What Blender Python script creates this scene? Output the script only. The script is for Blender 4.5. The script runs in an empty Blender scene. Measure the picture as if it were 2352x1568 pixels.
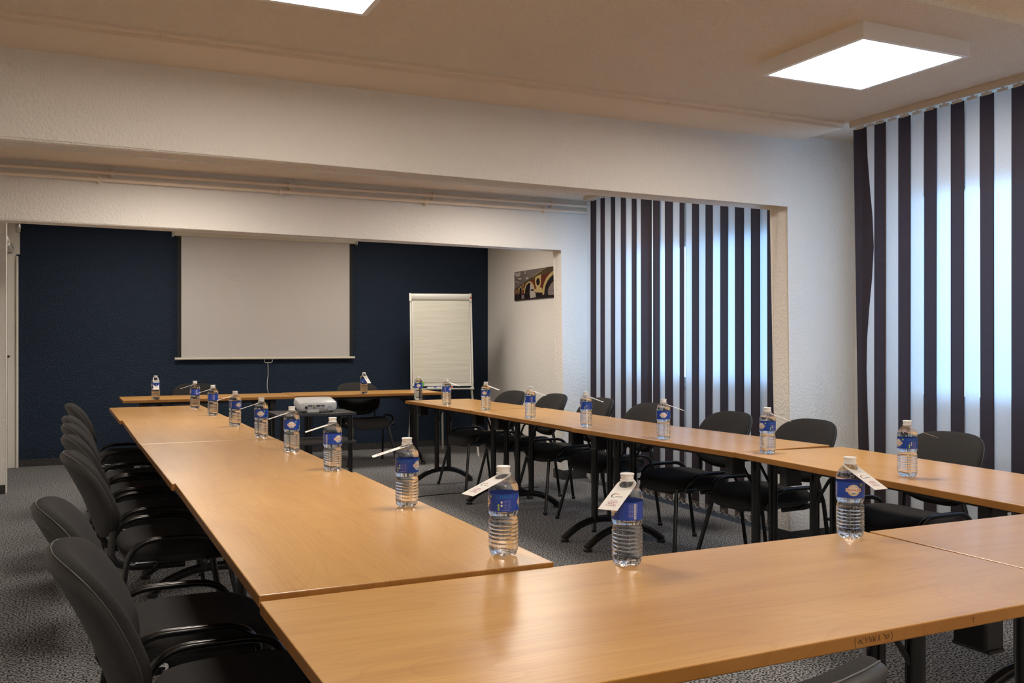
import bpy, bmesh, math, random
from mathutils import Vector, Matrix
random.seed(7)
PI = math.pi
R = math.radians
SC = bpy.context.scene
COL = SC.collection

# ------------------------------------------------------------------ camera, world, exposure
cam = bpy.data.cameras.new('camera')
cam.sensor_width = 36.0
cam.lens = 36.0 * 2158.0 / 2352.0
cam.clip_start = 0.05
cam_o = bpy.data.objects.new('camera', cam)
COL.objects.link(cam_o)
cam_o.location = (0, 0, 1.27)
cam_o.rotation_euler = (R(90), 0, R(-25.24))
SC.camera = cam_o

world = bpy.data.worlds.new('daylight')
SC.world = world
world.use_nodes = True
bg = world.node_tree.nodes['Background']
bg.inputs[0].default_value = (0.29, 0.58, 1.0, 1)
bg.inputs[1].default_value = 2.6
LAMP = 21.0                      # radiance of the ceiling panels
LAMP_COL = (1.0, 0.91, 0.81, 1)

vs = SC.view_settings
vs.view_transform = 'Standard'
vs.look = 'None'
vs.gamma = 1.0
vs.exposure = 0.76
vs.use_curve_mapping = False
SC.cycles.max_bounces = 12
SC.cycles.transmission_bounces = 10
SC.cycles.transparent_max_bounces = 12
SC.cycles.sample_clamp_indirect = 6.0

# ------------------------------------------------------------------ materials
def srgb(r, g, b):
    f = lambda c: (c / 255 / 12.92) if c / 255 <= .04045 else ((c / 255 + .055) / 1.055) ** 2.4
    return (f(r), f(g), f(b), 1)

def mat(name, col=(.5, .5, .5, 1), rough=.5, metal=0.0, spec=.5, bump=None, noise=None, coords='Object', **kw):
    """bump = (scale, distance, detail, stretch xyz); noise = (scale, colour 2, contrast, stretch xyz)"""
    m = bpy.data.materials.new(name)
    m.use_nodes = True
    nt = m.node_tree
    b = nt.nodes['Principled BSDF']
    b.inputs['Base Color'].default_value = col
    b.inputs['Roughness'].default_value = rough
    b.inputs['Metallic'].default_value = metal
    b.inputs['Specular IOR Level'].default_value = spec
    for k, v in kw.items():
        b.inputs[k.replace('_', ' ')].default_value = v
    if bump or noise:
        tc = nt.nodes.new('ShaderNodeTexCoord')
    def tex(scale, detail, stretch, dist=0.0):
        mp = nt.nodes.new('ShaderNodeMapping')
        mp.inputs['Scale'].default_value = stretch
        nt.links.new(tc.outputs[coords], mp.inputs[0])
        n = nt.nodes.new('ShaderNodeTexNoise')
        n.inputs['Scale'].default_value = scale
        n.inputs['Detail'].default_value = detail
        n.inputs['Distortion'].default_value = dist
        nt.links.new(mp.outputs[0], n.inputs['Vector'])
        return n
    if noise:
        scale, c2, con, st = noise
        n = tex(scale, 3.0, st)
        r = nt.nodes.new('ShaderNodeValToRGB')
        r.color_ramp.elements[0].position = .5 - con
        r.color_ramp.elements[1].position = .5 + con
        r.color_ramp.elements[0].color = col
        r.color_ramp.elements[1].color = c2
        nt.links.new(n.outputs['Fac'], r.inputs[0])
        nt.links.new(r.outputs[0], b.inputs['Base Color'])
    if bump:
        scale, dist, det, st = bump
        n = tex(scale, det, st, .15)
        bp = nt.nodes.new('ShaderNodeBump')
        bp.inputs['Strength'].default_value = 1.0
        bp.inputs['Distance'].default_value = dist
        nt.links.new(n.outputs['Fac'], bp.inputs['Height'])
        nt.links.new(bp.outputs[0], b.inputs['Normal'])
    return m

ONE = (1, 1, 1)
M = {}
M['wall'] = mat('rough white plaster', (.78, .745, .69, 1), .75, spec=.25, bump=(70, .008, 3, (1, 1, .8)))
M['ceiling'] = mat('grained ceiling plaster', (.85, .73, .59, 1), .85, spec=.2, bump=(130, .012, 2, ONE))
M['smooth_plaster'] = mat('smooth painted board', (.78, .66, .53, 1), .7, spec=.2, bump=(40, .0008, 2, ONE))
M['blue_wall'] = mat('dark blue plaster', (.010, .021, .042, 1), .5, spec=.22, bump=(72, .011, 3, (1, 1, 1.3)))
M['carpet'] = mat('grey flecked carpet', (.008, .008, .009, 1), 1.0, spec=.03, noise=(112, (.29, .285, .285, 1), .085, (1, 1, 1)))
M['skirting'] = mat('carpet skirting', (.010, .010, .011, 1), 1.0, spec=.05, noise=(150, (.09, .088, .088, 1), .17, ONE))
M['white_paint'] = mat('white gloss paint', (.74, .71, .64, 1), .35, noise=(6, (.70, .67, .60, 1), .3, (1, 1, .1)))
M['lamp_frame'] = mat('white lamp housing', (.88, .86, .84, 1), .4)
M['black_fabric'] = mat('black seat fabric', (.019, .018, .018, 1), .95, spec=.12, noise=(500, (.036, .034, .033, 1), .2, ONE), bump=(700, .0006, 2, ONE))
M['black_shell'] = mat('black plastic shell', (.024, .023, .023, 1), .5, bump=(400, .0003, 2, ONE))
M['piping'] = mat('grey seam piping', (.055, .05, .046, 1), .45)
M['black_tube'] = mat('black lacquered tube', (.007, .007, .008, 1), .22, spec=.6)
M['black_matte'] = mat('black metal', (.010, .010, .011, 1), .4)
M['black_plastic'] = mat('black plastic', (.010, .010, .011, 1), .45)
M['grey_laminate'] = mat('dark grey laminate', (.030, .030, .032, 1), .35)
M['white_plastic'] = mat('white plastic', (.50, .50, .50, 1), .35)
M['grey_plastic'] = mat('light grey plastic', (.36, .36, .38, 1), .4)
M['dark_port'] = mat('dark sockets', (.012, .012, .013, 1), .4)
M['silver'] = mat('silver metal', (.55, .55, .55, 1), .25, metal=1)
M['gold'] = mat('brass ring', (.6, .45, .2, 1), .3, metal=1)
M['copper'] = mat('copper pipe', (.55, .22, .08, 1), .35, metal=1)
M['rail'] = mat('beige head rail', (.60, .53, .45, 1), .45)
M['clip'] = mat('pale clip', (.62, .60, .57, 1), .4)
M['screen_case'] = mat('cream screen case', (.62, .58, .47, 1), .4)
M['screen_fabric'] = mat('matt projection fabric', (.52, .50, .48, 1), .95, spec=.1)
M['screen_black'] = mat('black screen border', (.012, .011, .010, 1), .8)
M['smudge'] = mat('faint grey smear', (.465, .448, .430, 1), .95, spec=.1)
M['paper'] = mat('flip chart paper', (.44, .43, .37, 1), .9, spec=.1, noise=(4, (.40, .39, .34, 1), .3, (1, 1, 6)), bump=(4, .006, 2, (.5, 1, 5)))
M['flip_frame'] = mat('off white frame', (.46, .455, .42, 1), .4)
M['green'] = mat('green plastic', (.10, .42, .03, 1), .4)
M['red'] = mat('red plastic', (.5, .03, .02, 1), .4)
M['pen_blue'] = mat('blue pen', (.05, .10, .35, 1), .4)
M['pen_green'] = mat('green pen', (.02, .22, .10, 1), .4)
M['cord'] = mat('white cord', (.6, .58, .54, 1), .6)
M['ink'] = mat('pen ink', (.015, .012, .012, 1), .8)
M['faded_ink'] = mat('faded pen ink', (.045, .028, .018, 1), .8)
M['cap'] = mat('translucent white cap', (.78, .76, .74, 1), .4, noise=(300, (.72, .70, .68, 1), .3, ONE))
M['label_blue'] = mat('blue label film', (.010, .052, .34, 1), .32)
M['label_white'] = mat('label white', (.72, .68, .60, 1), .4)
M['label_gold'] = mat('label beige', (.52, .42, .27, 1), .4)
M['label_red'] = mat('label red', (.55, .05, .02, 1), .4)
M['label_green'] = mat('label green', (.36, .52, .04, 1), .4)
M['label_light'] = mat('label light blue', (.02, .16, .48, 1), .4)
M['label_pale'] = mat('label pale violet', (.26, .24, .52, 1), .4)
M['card'] = mat('white card', (.74, .71, .67, 1), .7, noise=(40, (.70, .67, .63, 1), .3, ONE))
M['card_grey'] = mat('card grey print', (.16, .15, .15, 1), .7)
M['card_pink'] = mat('card magenta print', (.42, .16, .20, 1), .7)
M['card_orange'] = mat('card orange print', (.55, .16, .06, 1), .7)
M['window_frame'] = mat('white window frame', (.75, .75, .75, 1), .4)

def wood(name, c1, c2, c3, rough):
    m = bpy.data.materials.new(name)
    m.use_nodes = True
    nt = m.node_tree
    b = nt.nodes['Principled BSDF']
    b.inputs['Roughness'].default_value = rough
    b.inputs['Specular IOR Level'].default_value = .32
    tc = nt.nodes.new('ShaderNodeTexCoord')
    oi = nt.nodes.new('ShaderNodeObjectInfo')
    ad = nt.nodes.new('ShaderNodeVectorMath')
    ad.operation = 'ADD'
    mu = nt.nodes.new('ShaderNodeVectorMath')
    mu.operation = 'SCALE'
    mu.inputs[0].default_value = (37, 19, 0)
    nt.links.new(oi.outputs['Random'], mu.inputs['Scale'])
    nt.links.new(tc.outputs['Object'], ad.inputs[0])
    nt.links.new(mu.outputs[0], ad.inputs[1])
    def nz(st, sc, det, dis):
        mp = nt.nodes.new('ShaderNodeMapping')
        mp.inputs['Scale'].default_value = st
        nt.links.new(ad.outputs[0], mp.inputs[0])
        n = nt.nodes.new('ShaderNodeTexNoise')
        n.inputs['Scale'].default_value = sc
        n.inputs['Detail'].default_value = det
        n.inputs['Distortion'].default_value = dis
        nt.links.new(mp.outputs[0], n.inputs['Vector'])
        return n
    a = nz((.5, 3.0, 1), 2.2, 4, 1.2)
    f = nz((1.5, 60, 1), 2.5, 3, .3)
    r = nt.nodes.new('ShaderNodeValToRGB')
    e = r.color_ramp.elements
    e[0].position, e[0].color = .28, c3
    e[1].position, e[1].color = .72, c2
    x = e.new(.5)
    x.color = c1
    nt.links.new(a.outputs['Fac'], r.inputs[0])
    # cathedral figure: narrow dark contour lines of a stretched noise
    g = nz((.45, 2.4, 1), 1.7, 1, .9)
    w = nt.nodes.new('ShaderNodeMath')
    w.operation = 'MULTIPLY'
    w.inputs[1].default_value = 15
    nt.links.new(g.outputs['Fac'], w.inputs[0])
    fr = nt.nodes.new('ShaderNodeMath')
    fr.operation = 'FRACT'
    nt.links.new(w.outputs[0], fr.inputs[0])
    r2 = nt.nodes.new('ShaderNodeValToRGB')
    r2.color_ramp.elements[0].position, r2.color_ramp.elements[0].color = 0, (.86, .80, .74, 1)
    r2.color_ramp.elements[1].position, r2.color_ramp.elements[1].color = .22, (1, 1, 1, 1)
    nt.links.new(fr.outputs[0], r2.inputs[0])
    m1 = nt.nodes.new('ShaderNodeMix')
    m1.data_type = 'RGBA'
    m1.blend_type = 'MULTIPLY'
    m1.inputs[0].default_value = .55
    nt.links.new(r.outputs[0], m1.inputs[6])
    nt.links.new(r2.outputs[0], m1.inputs[7])
    r3 = nt.nodes.new('ShaderNodeValToRGB')
    r3.color_ramp.elements[0].position, r3.color_ramp.elements[0].color = .3, (.90, .87, .83, 1)
    r3.color_ramp.elements[1].position, r3.color_ramp.elements[1].color = .7, (1.04, 1.03, 1.02, 1)
    nt.links.new(f.outputs['Fac'], r3.inputs[0])
    m2 = nt.nodes.new('ShaderNodeMix')
    m2.data_type = 'RGBA'
    m2.blend_type = 'MULTIPLY'
    m2.inputs[0].default_value = 1
    nt.links.new(m1.outputs[2], m2.inputs[6])
    nt.links.new(r3.outputs[0], m2.inputs[7])
    nt.links.new(m2.outputs[2], b.inputs['Base Color'])
    return m
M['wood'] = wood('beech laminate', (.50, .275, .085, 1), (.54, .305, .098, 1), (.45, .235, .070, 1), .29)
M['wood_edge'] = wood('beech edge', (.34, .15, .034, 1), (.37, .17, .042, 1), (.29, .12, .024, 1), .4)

def emit(name, col, s):
    m = bpy.data.materials.new(name)
    m.use_nodes = True
    nt = m.node_tree
    nt.nodes.clear()
    o = nt.nodes.new('ShaderNodeOutputMaterial')
    e = nt.nodes.new('ShaderNodeEmission')
    e.inputs[0].default_value = col
    e.inputs[1].default_value = s
    nt.links.new(e.outputs[0], o.inputs[0])
    return m
M['lamp'] = emit('lit panel', LAMP_COL, LAMP)

def slat_mat(name, col, tr, fac, see):
    m = bpy.data.materials.new(name)
    m.use_nodes = True
    nt = m.node_tree
    b = nt.nodes['Principled BSDF']
    b.inputs['Roughness'].default_value = .8
    b.inputs['Specular IOR Level'].default_value = .15
    tc = nt.nodes.new('ShaderNodeTexCoord')
    mp = nt.nodes.new('ShaderNodeMapping')
    mp.inputs['Scale'].default_value = (1, 1, .25)
    nt.links.new(tc.outputs['Object'], mp.inputs[0])
    n = nt.nodes.new('ShaderNodeTexNoise')
    n.inputs['Scale'].default_value = 220
    nt.links.new(mp.outputs[0], n.inputs['Vector'])
    r = nt.nodes.new('ShaderNodeValToRGB')
    r.color_ramp.elements[0].position, r.color_ramp.elements[1].position = .3, .7
    r.color_ramp.elements[0].color = tuple(c * .9 for c in col[:3]) + (1,)
    r.color_ramp.elements[1].color = tuple(c * 1.06 for c in col[:3]) + (1,)
    nt.links.new(n.outputs['Fac'], r.inputs[0])
    nt.links.new(r.outputs[0], b.inputs['Base Color'])
    t = nt.nodes.new('ShaderNodeBsdfTranslucent')
    t.inputs[0].default_value = tr
    mx = nt.nodes.new('ShaderNodeMixShader')
    mx.inputs[0].default_value = fac
    nt.links.new(b.outputs[0], mx.inputs[1])
    nt.links.new(t.outputs[0], mx.inputs[2])
    s = nt.nodes.new('ShaderNodeBsdfRefraction')
    s.inputs['IOR'].default_value = 1.22
    s.inputs['Roughness'].default_value = .65
    m3 = nt.nodes.new('ShaderNodeMixShader')
    m3.inputs[0].default_value = see
    nt.links.new(mx.outputs[0], m3.inputs[1])
    nt.links.new(s.outputs[0], m3.inputs[2])
    nt.links.new(m3.outputs[0], nt.nodes['Material Output'].inputs[0])
    return m
M['slat_light'] = slat_mat('pale blind fabric', (.60, .58, .56, 1), (.82, .80, .78, 1), .36, .24)
M['slat_dark'] = slat_mat('dark brown blind fabric', (.030, .021, .021, 1), (.10, .07, .08, 1), .22, .003)

def glass(name, ior, col=(1, 1, 1, 1), tmix=0.0, rough=0.0):
    m = bpy.data.materials.new(name)
    m.use_nodes = True
    nt = m.node_tree
    nt.nodes.clear()
    o = nt.nodes.new('ShaderNodeOutputMaterial')
    g = nt.nodes.new('ShaderNodeBsdfGlass')
    g.inputs['Color'].default_value = col
    g.inputs['Roughness'].default_value = rough
    g.inputs['IOR'].default_value = ior
    t = nt.nodes.new('ShaderNodeBsdfTransparent')
    mx = nt.nodes.new('ShaderNodeMixShader')
    mx.inputs[0].default_value = tmix
    nt.links.new(g.outputs[0], mx.inputs[1])
    nt.links.new(t.outputs[0], mx.inputs[2])
    nt.links.new(mx.outputs[0], o.inputs[0])
    return m
M['water'] = glass('clear bottled water', 1.33, (.98, .99, 1, 1), .22)
M['air'] = glass('clear plastic', 1.12, (.98, .98, .98, 1), .6)
M['pane'] = glass('window glass', 1.01, (.97, .99, 1, 1), .85)

# ------------------------------------------------------------------ mesh helper
class MB:
    def __init__(s):
        s.v, s.f, s.m = [], [], []
        s.mats = []
    def mi(s, m):
        if m is None:
            return 0
        if m not in s.mats:
            s.mats.append(m)
        return s.mats.index(m)
    def add(s, vs, fs, m=None):
        o = len(s.v)
        s.v += [tuple(p) for p in vs]
        k = s.mi(m)
        for f in fs:
            s.f.append(tuple(i + o for i in f))
            s.m.append(k)
    def box(s, x0, x1, y0, y1, z0, z1, m=None, bev=0, seg=1):
        if bev:
            b = bmesh.new()
            bmesh.ops.create_cube(b, size=1)
            for v in b.verts:
                v.co = ((v.co.x + .5) * (x1 - x0) + x0, (v.co.y + .5) * (y1 - y0) + y0, (v.co.z + .5) * (z1 - z0) + z0)
            bmesh.ops.bevel(b, geom=b.edges[:], offset=bev, segments=seg, affect='EDGES', profile=.5)
            s.bm(b, m)
            return
        vs = [(x, y, z) for z in (z0, z1) for y in (y0, y1) for x in (x0, x1)]
        s.add(vs, [(0, 2, 3, 1), (4, 5, 7, 6), (0, 1, 5, 4), (1, 3, 7, 5), (3, 2, 6, 7), (2, 0, 4, 6)], m)
    def bm(s, b, m=None, mtx=None):
        b.verts.index_update()
        vs = [(mtx @ v.co if mtx else v.co) for v in b.verts]
        s.add(vs, [[v.index for v in f.verts] for f in b.faces], m)
        b.free()
    def tube(s, pts, r, n=10, m=None, r2=None, up=None, closed=False, cap=True):
        """r across, r2 along `up` (oval tube)"""
        P = [Vector(p) for p in pts]
        r2 = r if r2 is None else r2
        N = len(P)
        rings, prev = [], None
        for i, p in enumerate(P):
            a = P[i - 1] if (i > 0 or closed) else P[i]
            c = P[(i + 1) % N] if (i < N - 1 or closed) else P[i]
            t = (c - a).normalized()
            if up is not None:
                x = t.cross(Vector(up)).normalized()
            else:
                if prev is None:
                    h = Vector((0, 0, 1)) if abs(t.z) < .9 else Vector((1, 0, 0))
                    x = t.cross(h).normalized()
                else:
                    x = (prev - t * prev.dot(t)).normalized()
            prev = x
            y = x.cross(t).normalized()
            # keep tube width in bends
            rings.append([p + x * (r * math.cos(2 * PI * k / n)) + y * (r2 * math.sin(2 * PI * k / n)) for k in range(n)])
        vs = [q for g in rings for q in g]
        fs = []
        for i in range(N if closed else N - 1):
            j = (i + 1) % N
            for k in range(n):
                l = (k + 1) % n
                fs.append((i * n + k, i * n + l, j * n + l, j * n + k))
        if cap and not closed:
            fs.append(tuple(range(n))[::-1])
            fs.append(tuple((N - 1) * n + k for k in range(n)))
        s.add(vs, fs, m)
    def lathe(s, prof, n=32, m=None, fn=None, c=(0, 0), cap=True):
        """prof: [(r,z)]; fn(r,z,ang)->(r,z)"""
        vs, fs = [], []
        for r, z in prof:
            for k in range(n):
                a = 2 * PI * k / n
                rr, zz = fn(r, z, a) if fn else (r, z)
                vs.append((c[0] + rr * math.cos(a), c[1] + rr * math.sin(a), zz))
        for i in range(len(prof) - 1):
            for k in range(n):
                l = (k + 1) % n
                fs.append((i * n + k, i * n + l, (i + 1) * n + l, (i + 1) * n + k))
        if cap:
            fs.append(tuple(range(n))[::-1])
            fs.append(tuple((len(prof) - 1) * n + k for k in range(n)))
        s.add(vs, fs, m)
    def loft(s, rings, m=None, cap0=True, cap1=True):
        n = len(rings[0])
        vs = [p for g in rings for p in g]
        fs = []
        for i in range(len(rings) - 1):
            for k in range(n):
                l = (k + 1) % n
                fs.append((i * n + k, i * n + l, (i + 1) * n + l, (i + 1) * n + k))
        if cap0:
            fs.append(tuple(range(n))[::-1])
        if cap1:
            fs.append(tuple((len(rings) - 1) * n + k for k in range(n)))
        s.add(vs, fs, m)
    def prism(s, poly, z0, z1, m=None, T=None):
        """poly [(a,b)] extruded along c from z0 to z1; T maps (a,b,c)->xyz"""
        T = T or (lambda a, b, c: (a, b, c))
        n = len(poly)
        vs = [T(a, b, z0) for a, b in poly] + [T(a, b, z1) for a, b in poly]
        fs = [tuple(range(n))[::-1], tuple(range(n, 2 * n))]
        fs += [(k, (k + 1) % n, n + (k + 1) % n, n + k) for k in range(n)]
        s.add(vs, fs, m)
    def mesh(s, name, mats=None, smooth=None):
        me = bpy.data.meshes.new(name)
        me.from_pydata(s.v, [], s.f)
        ms = s.mats if s.mats else ([mats] if not isinstance(mats, (list, tuple)) else mats)
        for k in ms:
            me.materials.append(M[k] if isinstance(k, str) else k)
        if s.mats:
            me.polygons.foreach_set('material_index', s.m)
        b = bmesh.new()
        b.from_mesh(me)
        bmesh.ops.recalc_face_normals(b, faces=b.faces)
        b.to_mesh(me)
        b.free()
        if smooth is not None:
            me.polygons.foreach_set('use_smooth', [True] * len(me.polygons))
            me.set_sharp_from_angle(angle=R(smooth))
        me.update()
        return me

def link(name, me, parent=None, loc=None, rot=None):
    o = bpy.data.objects.new(name, me)
    COL.objects.link(o)
    if parent is not None:
        o.parent = parent
    if loc is not None:
        o.location = loc
    if rot is not None:
        o.rotation_euler = rot
    return o

def tag(o, label, cat, group=None):
    o['label'] = label
    o['category'] = cat
    if group:
        o['group'] = group
    return o

def thing(name, label, cat, loc=(0, 0, 0), rz=0, group=None):
    o = bpy.data.objects.new(name, None)
    o.empty_display_size = .1
    COL.objects.link(o)
    o.location = loc
    o.rotation_euler = (0, 0, rz)
    return tag(o, label, cat, group)

def structure(name, mb, m=None, smooth=None, parent=None):
    o = link(name, mb.mesh(name, m, smooth), parent)
    if parent is None:
        o['kind'] = 'structure'
    return o

def text_mesh(body, size, name, m, extrude=0.0, res=2, bold=0.0, shear=0.0):
    cu = bpy.data.curves.new(name, 'FONT')
    cu.body = body
    cu.size = size
    cu.align_x = 'CENTER'
    cu.align_y = 'CENTER'
    cu.resolution_u = res
    cu.extrude = extrude
    cu.offset = bold
    cu.shear = shear
    o = bpy.data.objects.new(name, cu)
    COL.objects.link(o)
    dg = bpy.context.evaluated_depsgraph_get()
    me = bpy.data.meshes.new_from_object(o.evaluated_get(dg))
    bpy.data.objects.remove(o)
    bpy.data.curves.remove(cu)
    vs = [tuple(v.co) for v in me.vertices]
    fs = [tuple(p.vertices) for p in me.polygons]
    bpy.data.meshes.remove(me)
    return vs, fs

def arc(cx, cy, r, a0, a1, n):
    return [(cx + r * math.cos(R(a0 + (a1 - a0) * i / n)), cy + r * math.sin(R(a0 + (a1 - a0) * i / n))) for i in range(n + 1)]

# ------------------------------------------------------------------ the room
XL, XR, Y0, YB, ZC = -1.6, 4.73, -1.3, 10.74, 2.575
b = MB(); b.box(XL - .2, XR + .3, Y0 - .2, YB + .2, -.1, 0)
structure('floor', b, 'carpet')
b = MB(); b.box(XL - .2, XR + .3, Y0 - .2, YB + .2, ZC, ZC + .12)
structure('ceiling', b, 'ceiling')
b = MB(); b.box(XL - .2, XR + .02, YB, YB + .2, 0, ZC)
structure('wall_back', b, 'blue_wall')
b = MB(); b.box(XL - .2, XR + .3, Y0 - .2, Y0, 0, ZC)
structure('wall_front', b, 'wall')
b = MB(); b.box(XL - .2, XL, Y0, YB, 0, ZC)
structure('wall_left', b, 'wall')
# window wall with two openings; it steps back beyond the rear beam
XW = 4.66
WIN = [(1.95, 4.16, .90, 2.20), (5.02, 7.40, .92, 2.12)]
b = MB()
edges = [Y0]
for y0, y1, z0, z1 in WIN:
    b.box(XW, XR + .3, edges[-1], y0, 0, ZC)
    b.box(XW, XR + .3, y0, y1, 0, z0)
    b.box(XW, XR + .3, y0, y1, z1, ZC)
    edges.append(y1)
b.box(XW, XR + .3, edges[-1], 7.70, 0, ZC)
b.box(XR, XR + .3, 7.70, YB, 0, ZC)
structure('wall_right', b, 'wall')
for i, (y0, y1, z0, z1) in enumerate(WIN):
    b = MB()
    w = .05
    ym = (y0 + y1) / 2
    for a, c in ((y0, y0 + w), (y1 - w, y1), (ym - w, ym + w)):
        b.box(XW + .03, XW + .09, a, c, z0, z1)
    for a, c in ((z0, z0 + w), (z1 - w, z1)):
        b.box(XW + .03, XW + .09, y0, y1, a, c)
    wo = structure('window_%d' % (i + 1), b, 'window_frame')
    for a, c in ((y0 + w, ym - w), (ym + w, y1 - w)):
        b = MB(); b.box(XW + .055, XW + .061, a, c, z0 + w, z1 - w)
        link('pane', b.mesh('pane', 'pane'), wo)
    b = MB(); b.box(XW - .03, XW + .03, y0 - .03, y1 + .03, z0 - .03, z0, bev=.005)
    link('window_sill', b.mesh('window_sill', 'window_frame'), wo)

def portal(name, ya, yb, zb, xp):
    """a down-stand beam across the room running into a pier on the window side, arrises rounded"""
    bm = bmesh.new()
    prof = [(XL, ZC), (XL, zb), (xp, zb), (xp, 0), (XR, 0), (XR, ZC)]
    lo = [bm.verts.new((x, ya, z)) for x, z in prof]
    hi = [bm.verts.new((x, yb, z)) for x, z in prof]
    bm.faces.new(lo)
    bm.faces.new(hi[::-1])
    for k in range(6):
        bm.faces.new((lo[k], hi[k], hi[(k + 1) % 6], lo[(k + 1) % 6]))
    bm.edges.ensure_lookup_table()
    sel = []
    for e in bm.edges:
        p, q = e.verts
        for g in (lo, hi):
            if (p in g and q in g) and {g.index(p), g.index(q)} in ({1, 2}, {2, 3}):
                sel.append(e)
    bmesh.ops.bevel(bm, geom=sel, offset=.026, segments=2, affect='EDGES', profile=.5)
    m = MB()
    m.bm(bm)
    return structure(name, m, 'wall')
portal('wall_middle', 4.615, 4.78, 2.145, 4.12)
portal('wall_rear', 7.62, 7.775, 2.135, 4.115)
portal('wall_near', 1.55, 1.72, 2.145, 4.12)
# boarded soffit under the ceiling in front of the middle beam
b = MB()
b.box(XL, 4.195, 4.245, 4.62, 2.545, ZC + .01)
structure('trim_1', b, 'smooth_plaster')
b = MB()
b.box(XL, 4.17, 4.205, 4.247, 2.560, ZC + .005, bev=.003)
for x in (-.6, .35, 1.22, 2.05, 2.92, 3.62):
    b.box(x, x + .012, 4.200, 4.25, 2.556, ZC, bev=.003)
structure('trim_2', b, 'smooth_plaster')
# skirting strips of carpet
for i, (n, bx) in enumerate([
        ('baseboard_back', (-.478, XR, YB - .014, YB, 0, .072)),
        ('baseboard_right', (XR - .014, XR, 7.775, YB - .014, 0, .072)),
        ('baseboard_middle', (4.106, XR, 4.601, 4.615, 0, .072)),
        ('baseboard_middle_side', (4.106, 4.12, 4.615, 4.794, 0, .072)),
        ('baseboard_rear', (4.10, XR, 7.606, 7.62, 0, .085)),
        ('baseboard_rear_side', (4.10, 4.115, 7.62, 7.79, 0, .085)),
        ('baseboard_left', (XL, -.482, 8.88, 8.894, 0, .075))]):
    b = MB(); b.box(*bx)
    structure(n, b, 'skirting')
# wall stub on the left and the white door beside the blue wall
b = MB(); b.box(XL, -.482, 8.894, 9.02, 0, ZC)
structure('wall_left_rear', b, 'wall')
b = MB(); b.box(-.482, -.474, 8.89, 9.024, 0, ZC, bev=.002)
structure('trim_3', b, 'white_paint')
b = MB()
b.box(-.56, -.482, 10.66, 10.70, 0, 2.15, bev=.004)
b.box(-.482, -.462, 10.64, 10.735, 0, 2.13, bev=.003)
dr = structure('door_1', b, 'white_paint')
b = MB(); b.box(-1.4, -.56, 10.665, 10.70, 0.005, 2.13, bev=.003)
link('door_panel', b.mesh('door_panel', 'white_paint', 40), dr)
b = MB()
b.tube([(-.548, 10.655, 1.12), (-.548, 10.63, 1.12)], .012, 10)
link('door_knob', b.mesh('door_knob', 'black_plastic', 40), dr)
b = MB()
b.box(-1.4, -.45, 10.70, 10.735, 2.15, ZC)
for k, (y, z) in enumerate(((9.9, 2.16), (9.6, 2.18))):
    b.box(-.60, -.50, y, 10.69, z, z + .05, bev=.01)
structure('trim_4', b, 'white_paint')
p = thing('heating_pipe', 'short copper pipe stub with silver fitting at top left beside the blue wall', 'pipe', (-.455, 10.55, 0))
b = MB(); b.tube([(0, 0, 2.47), (0, 0, 2.575)], .019, 12)
link('pipe', b.mesh('pipe', 'copper', 40), p)
b = MB(); b.lathe([(.016, 2.35), (.024, 2.36), (.024, 2.385), (.028, 2.39), (.028, 2.46), (.02, 2.475)], 14)
link('fitting', b.mesh('fitting', 'silver', 40), p)

# twin heating pipes along the rear beam
def wall_pipe(z, y, xs, label):
    t = thing('wall_pipe', label, 'pipe', (0, 0, 0), 0)
    b = MB(); b.tube([(XL, y, z), (4.70, y, z)], .0135, 10)
    link('pipe', b.mesh('pipe', 'smooth_plaster', 60), t)
    for x in xs:
        b = MB()
        b.tube([(x - .012, y, z), (x + .012, y, z)], .0195, 12)
        b.box(x - .006, x + .006, y - .004, 7.622, z - .03, z + .03, bev=.002)
        link('bracket', b.mesh('bracket', 'smooth_plaster', 40), t)
    return t
wall_pipe(2.520, 7.575, (.29, 1.60, 2.83, 3.98), 'upper of two white pipes along the rear beam just under the ceiling')
wall_pipe(2.465, 7.575, (.20, 1.53, 2.76, 3.90), 'lower of two white pipes along the rear beam')

# ------------------------------------------------------------------ ceiling panel lamps
def panel(x, y, label):
    t = thing('ceiling_light', label, 'ceiling light', (x, y, ZC), 0, 'square ceiling panel lights')
    h, z = .31, -.066
    b = MB()
    for a in (-1, 1):
        b.box(min(a * h, a * (h - .013)), max(a * h, a * (h - .013)), -h, h, z, 0)
        b.box(-h + .013, h - .013, min(a * h, a * (h - .013)), max(a * h, a * (h - .013)), z, 0)
    i = h - .022
    for a in (-1, 1):
        b.box(min(a * i, a * (h - .013)), max(a * i, a * (h - .013)), -h + .013, h - .013, z, z + .008)
        b.box(-i, i, min(a * i, a * (h - .013)), max(a * i, a * (h - .013)), z, z + .008)
    link('housing', b.mesh('housing', 'lamp_frame'), t)
    b = MB(); b.box(-i, i, -i, i, z + .003, z + .006)
    link('diffuser', b.mesh('diffuser', 'lamp'), t)
    return t
panel(3.235, 3.16, 'lit square ceiling panel light near the window blinds')
panel(.715, 3.17, 'lit square ceiling panel light cut by the top edge of the frame')
panel(3.235, .10, 'lit square ceiling panel light on the window side behind the camera')
panel(.715, .10, 'lit square ceiling panel light above the camera')
panel(3.235, 6.5, 'lit square ceiling panel light between the two beams on the window side')
panel(3.235, 9.15, 'lit square ceiling panel light in front of the blue wall on the window side')
panel(.715, 9.15, 'lit square ceiling panel light in front of the blue wall on the aisle side')
panel(.715, 6.5, 'lit square ceiling panel light between the two beams on the aisle side')

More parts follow.
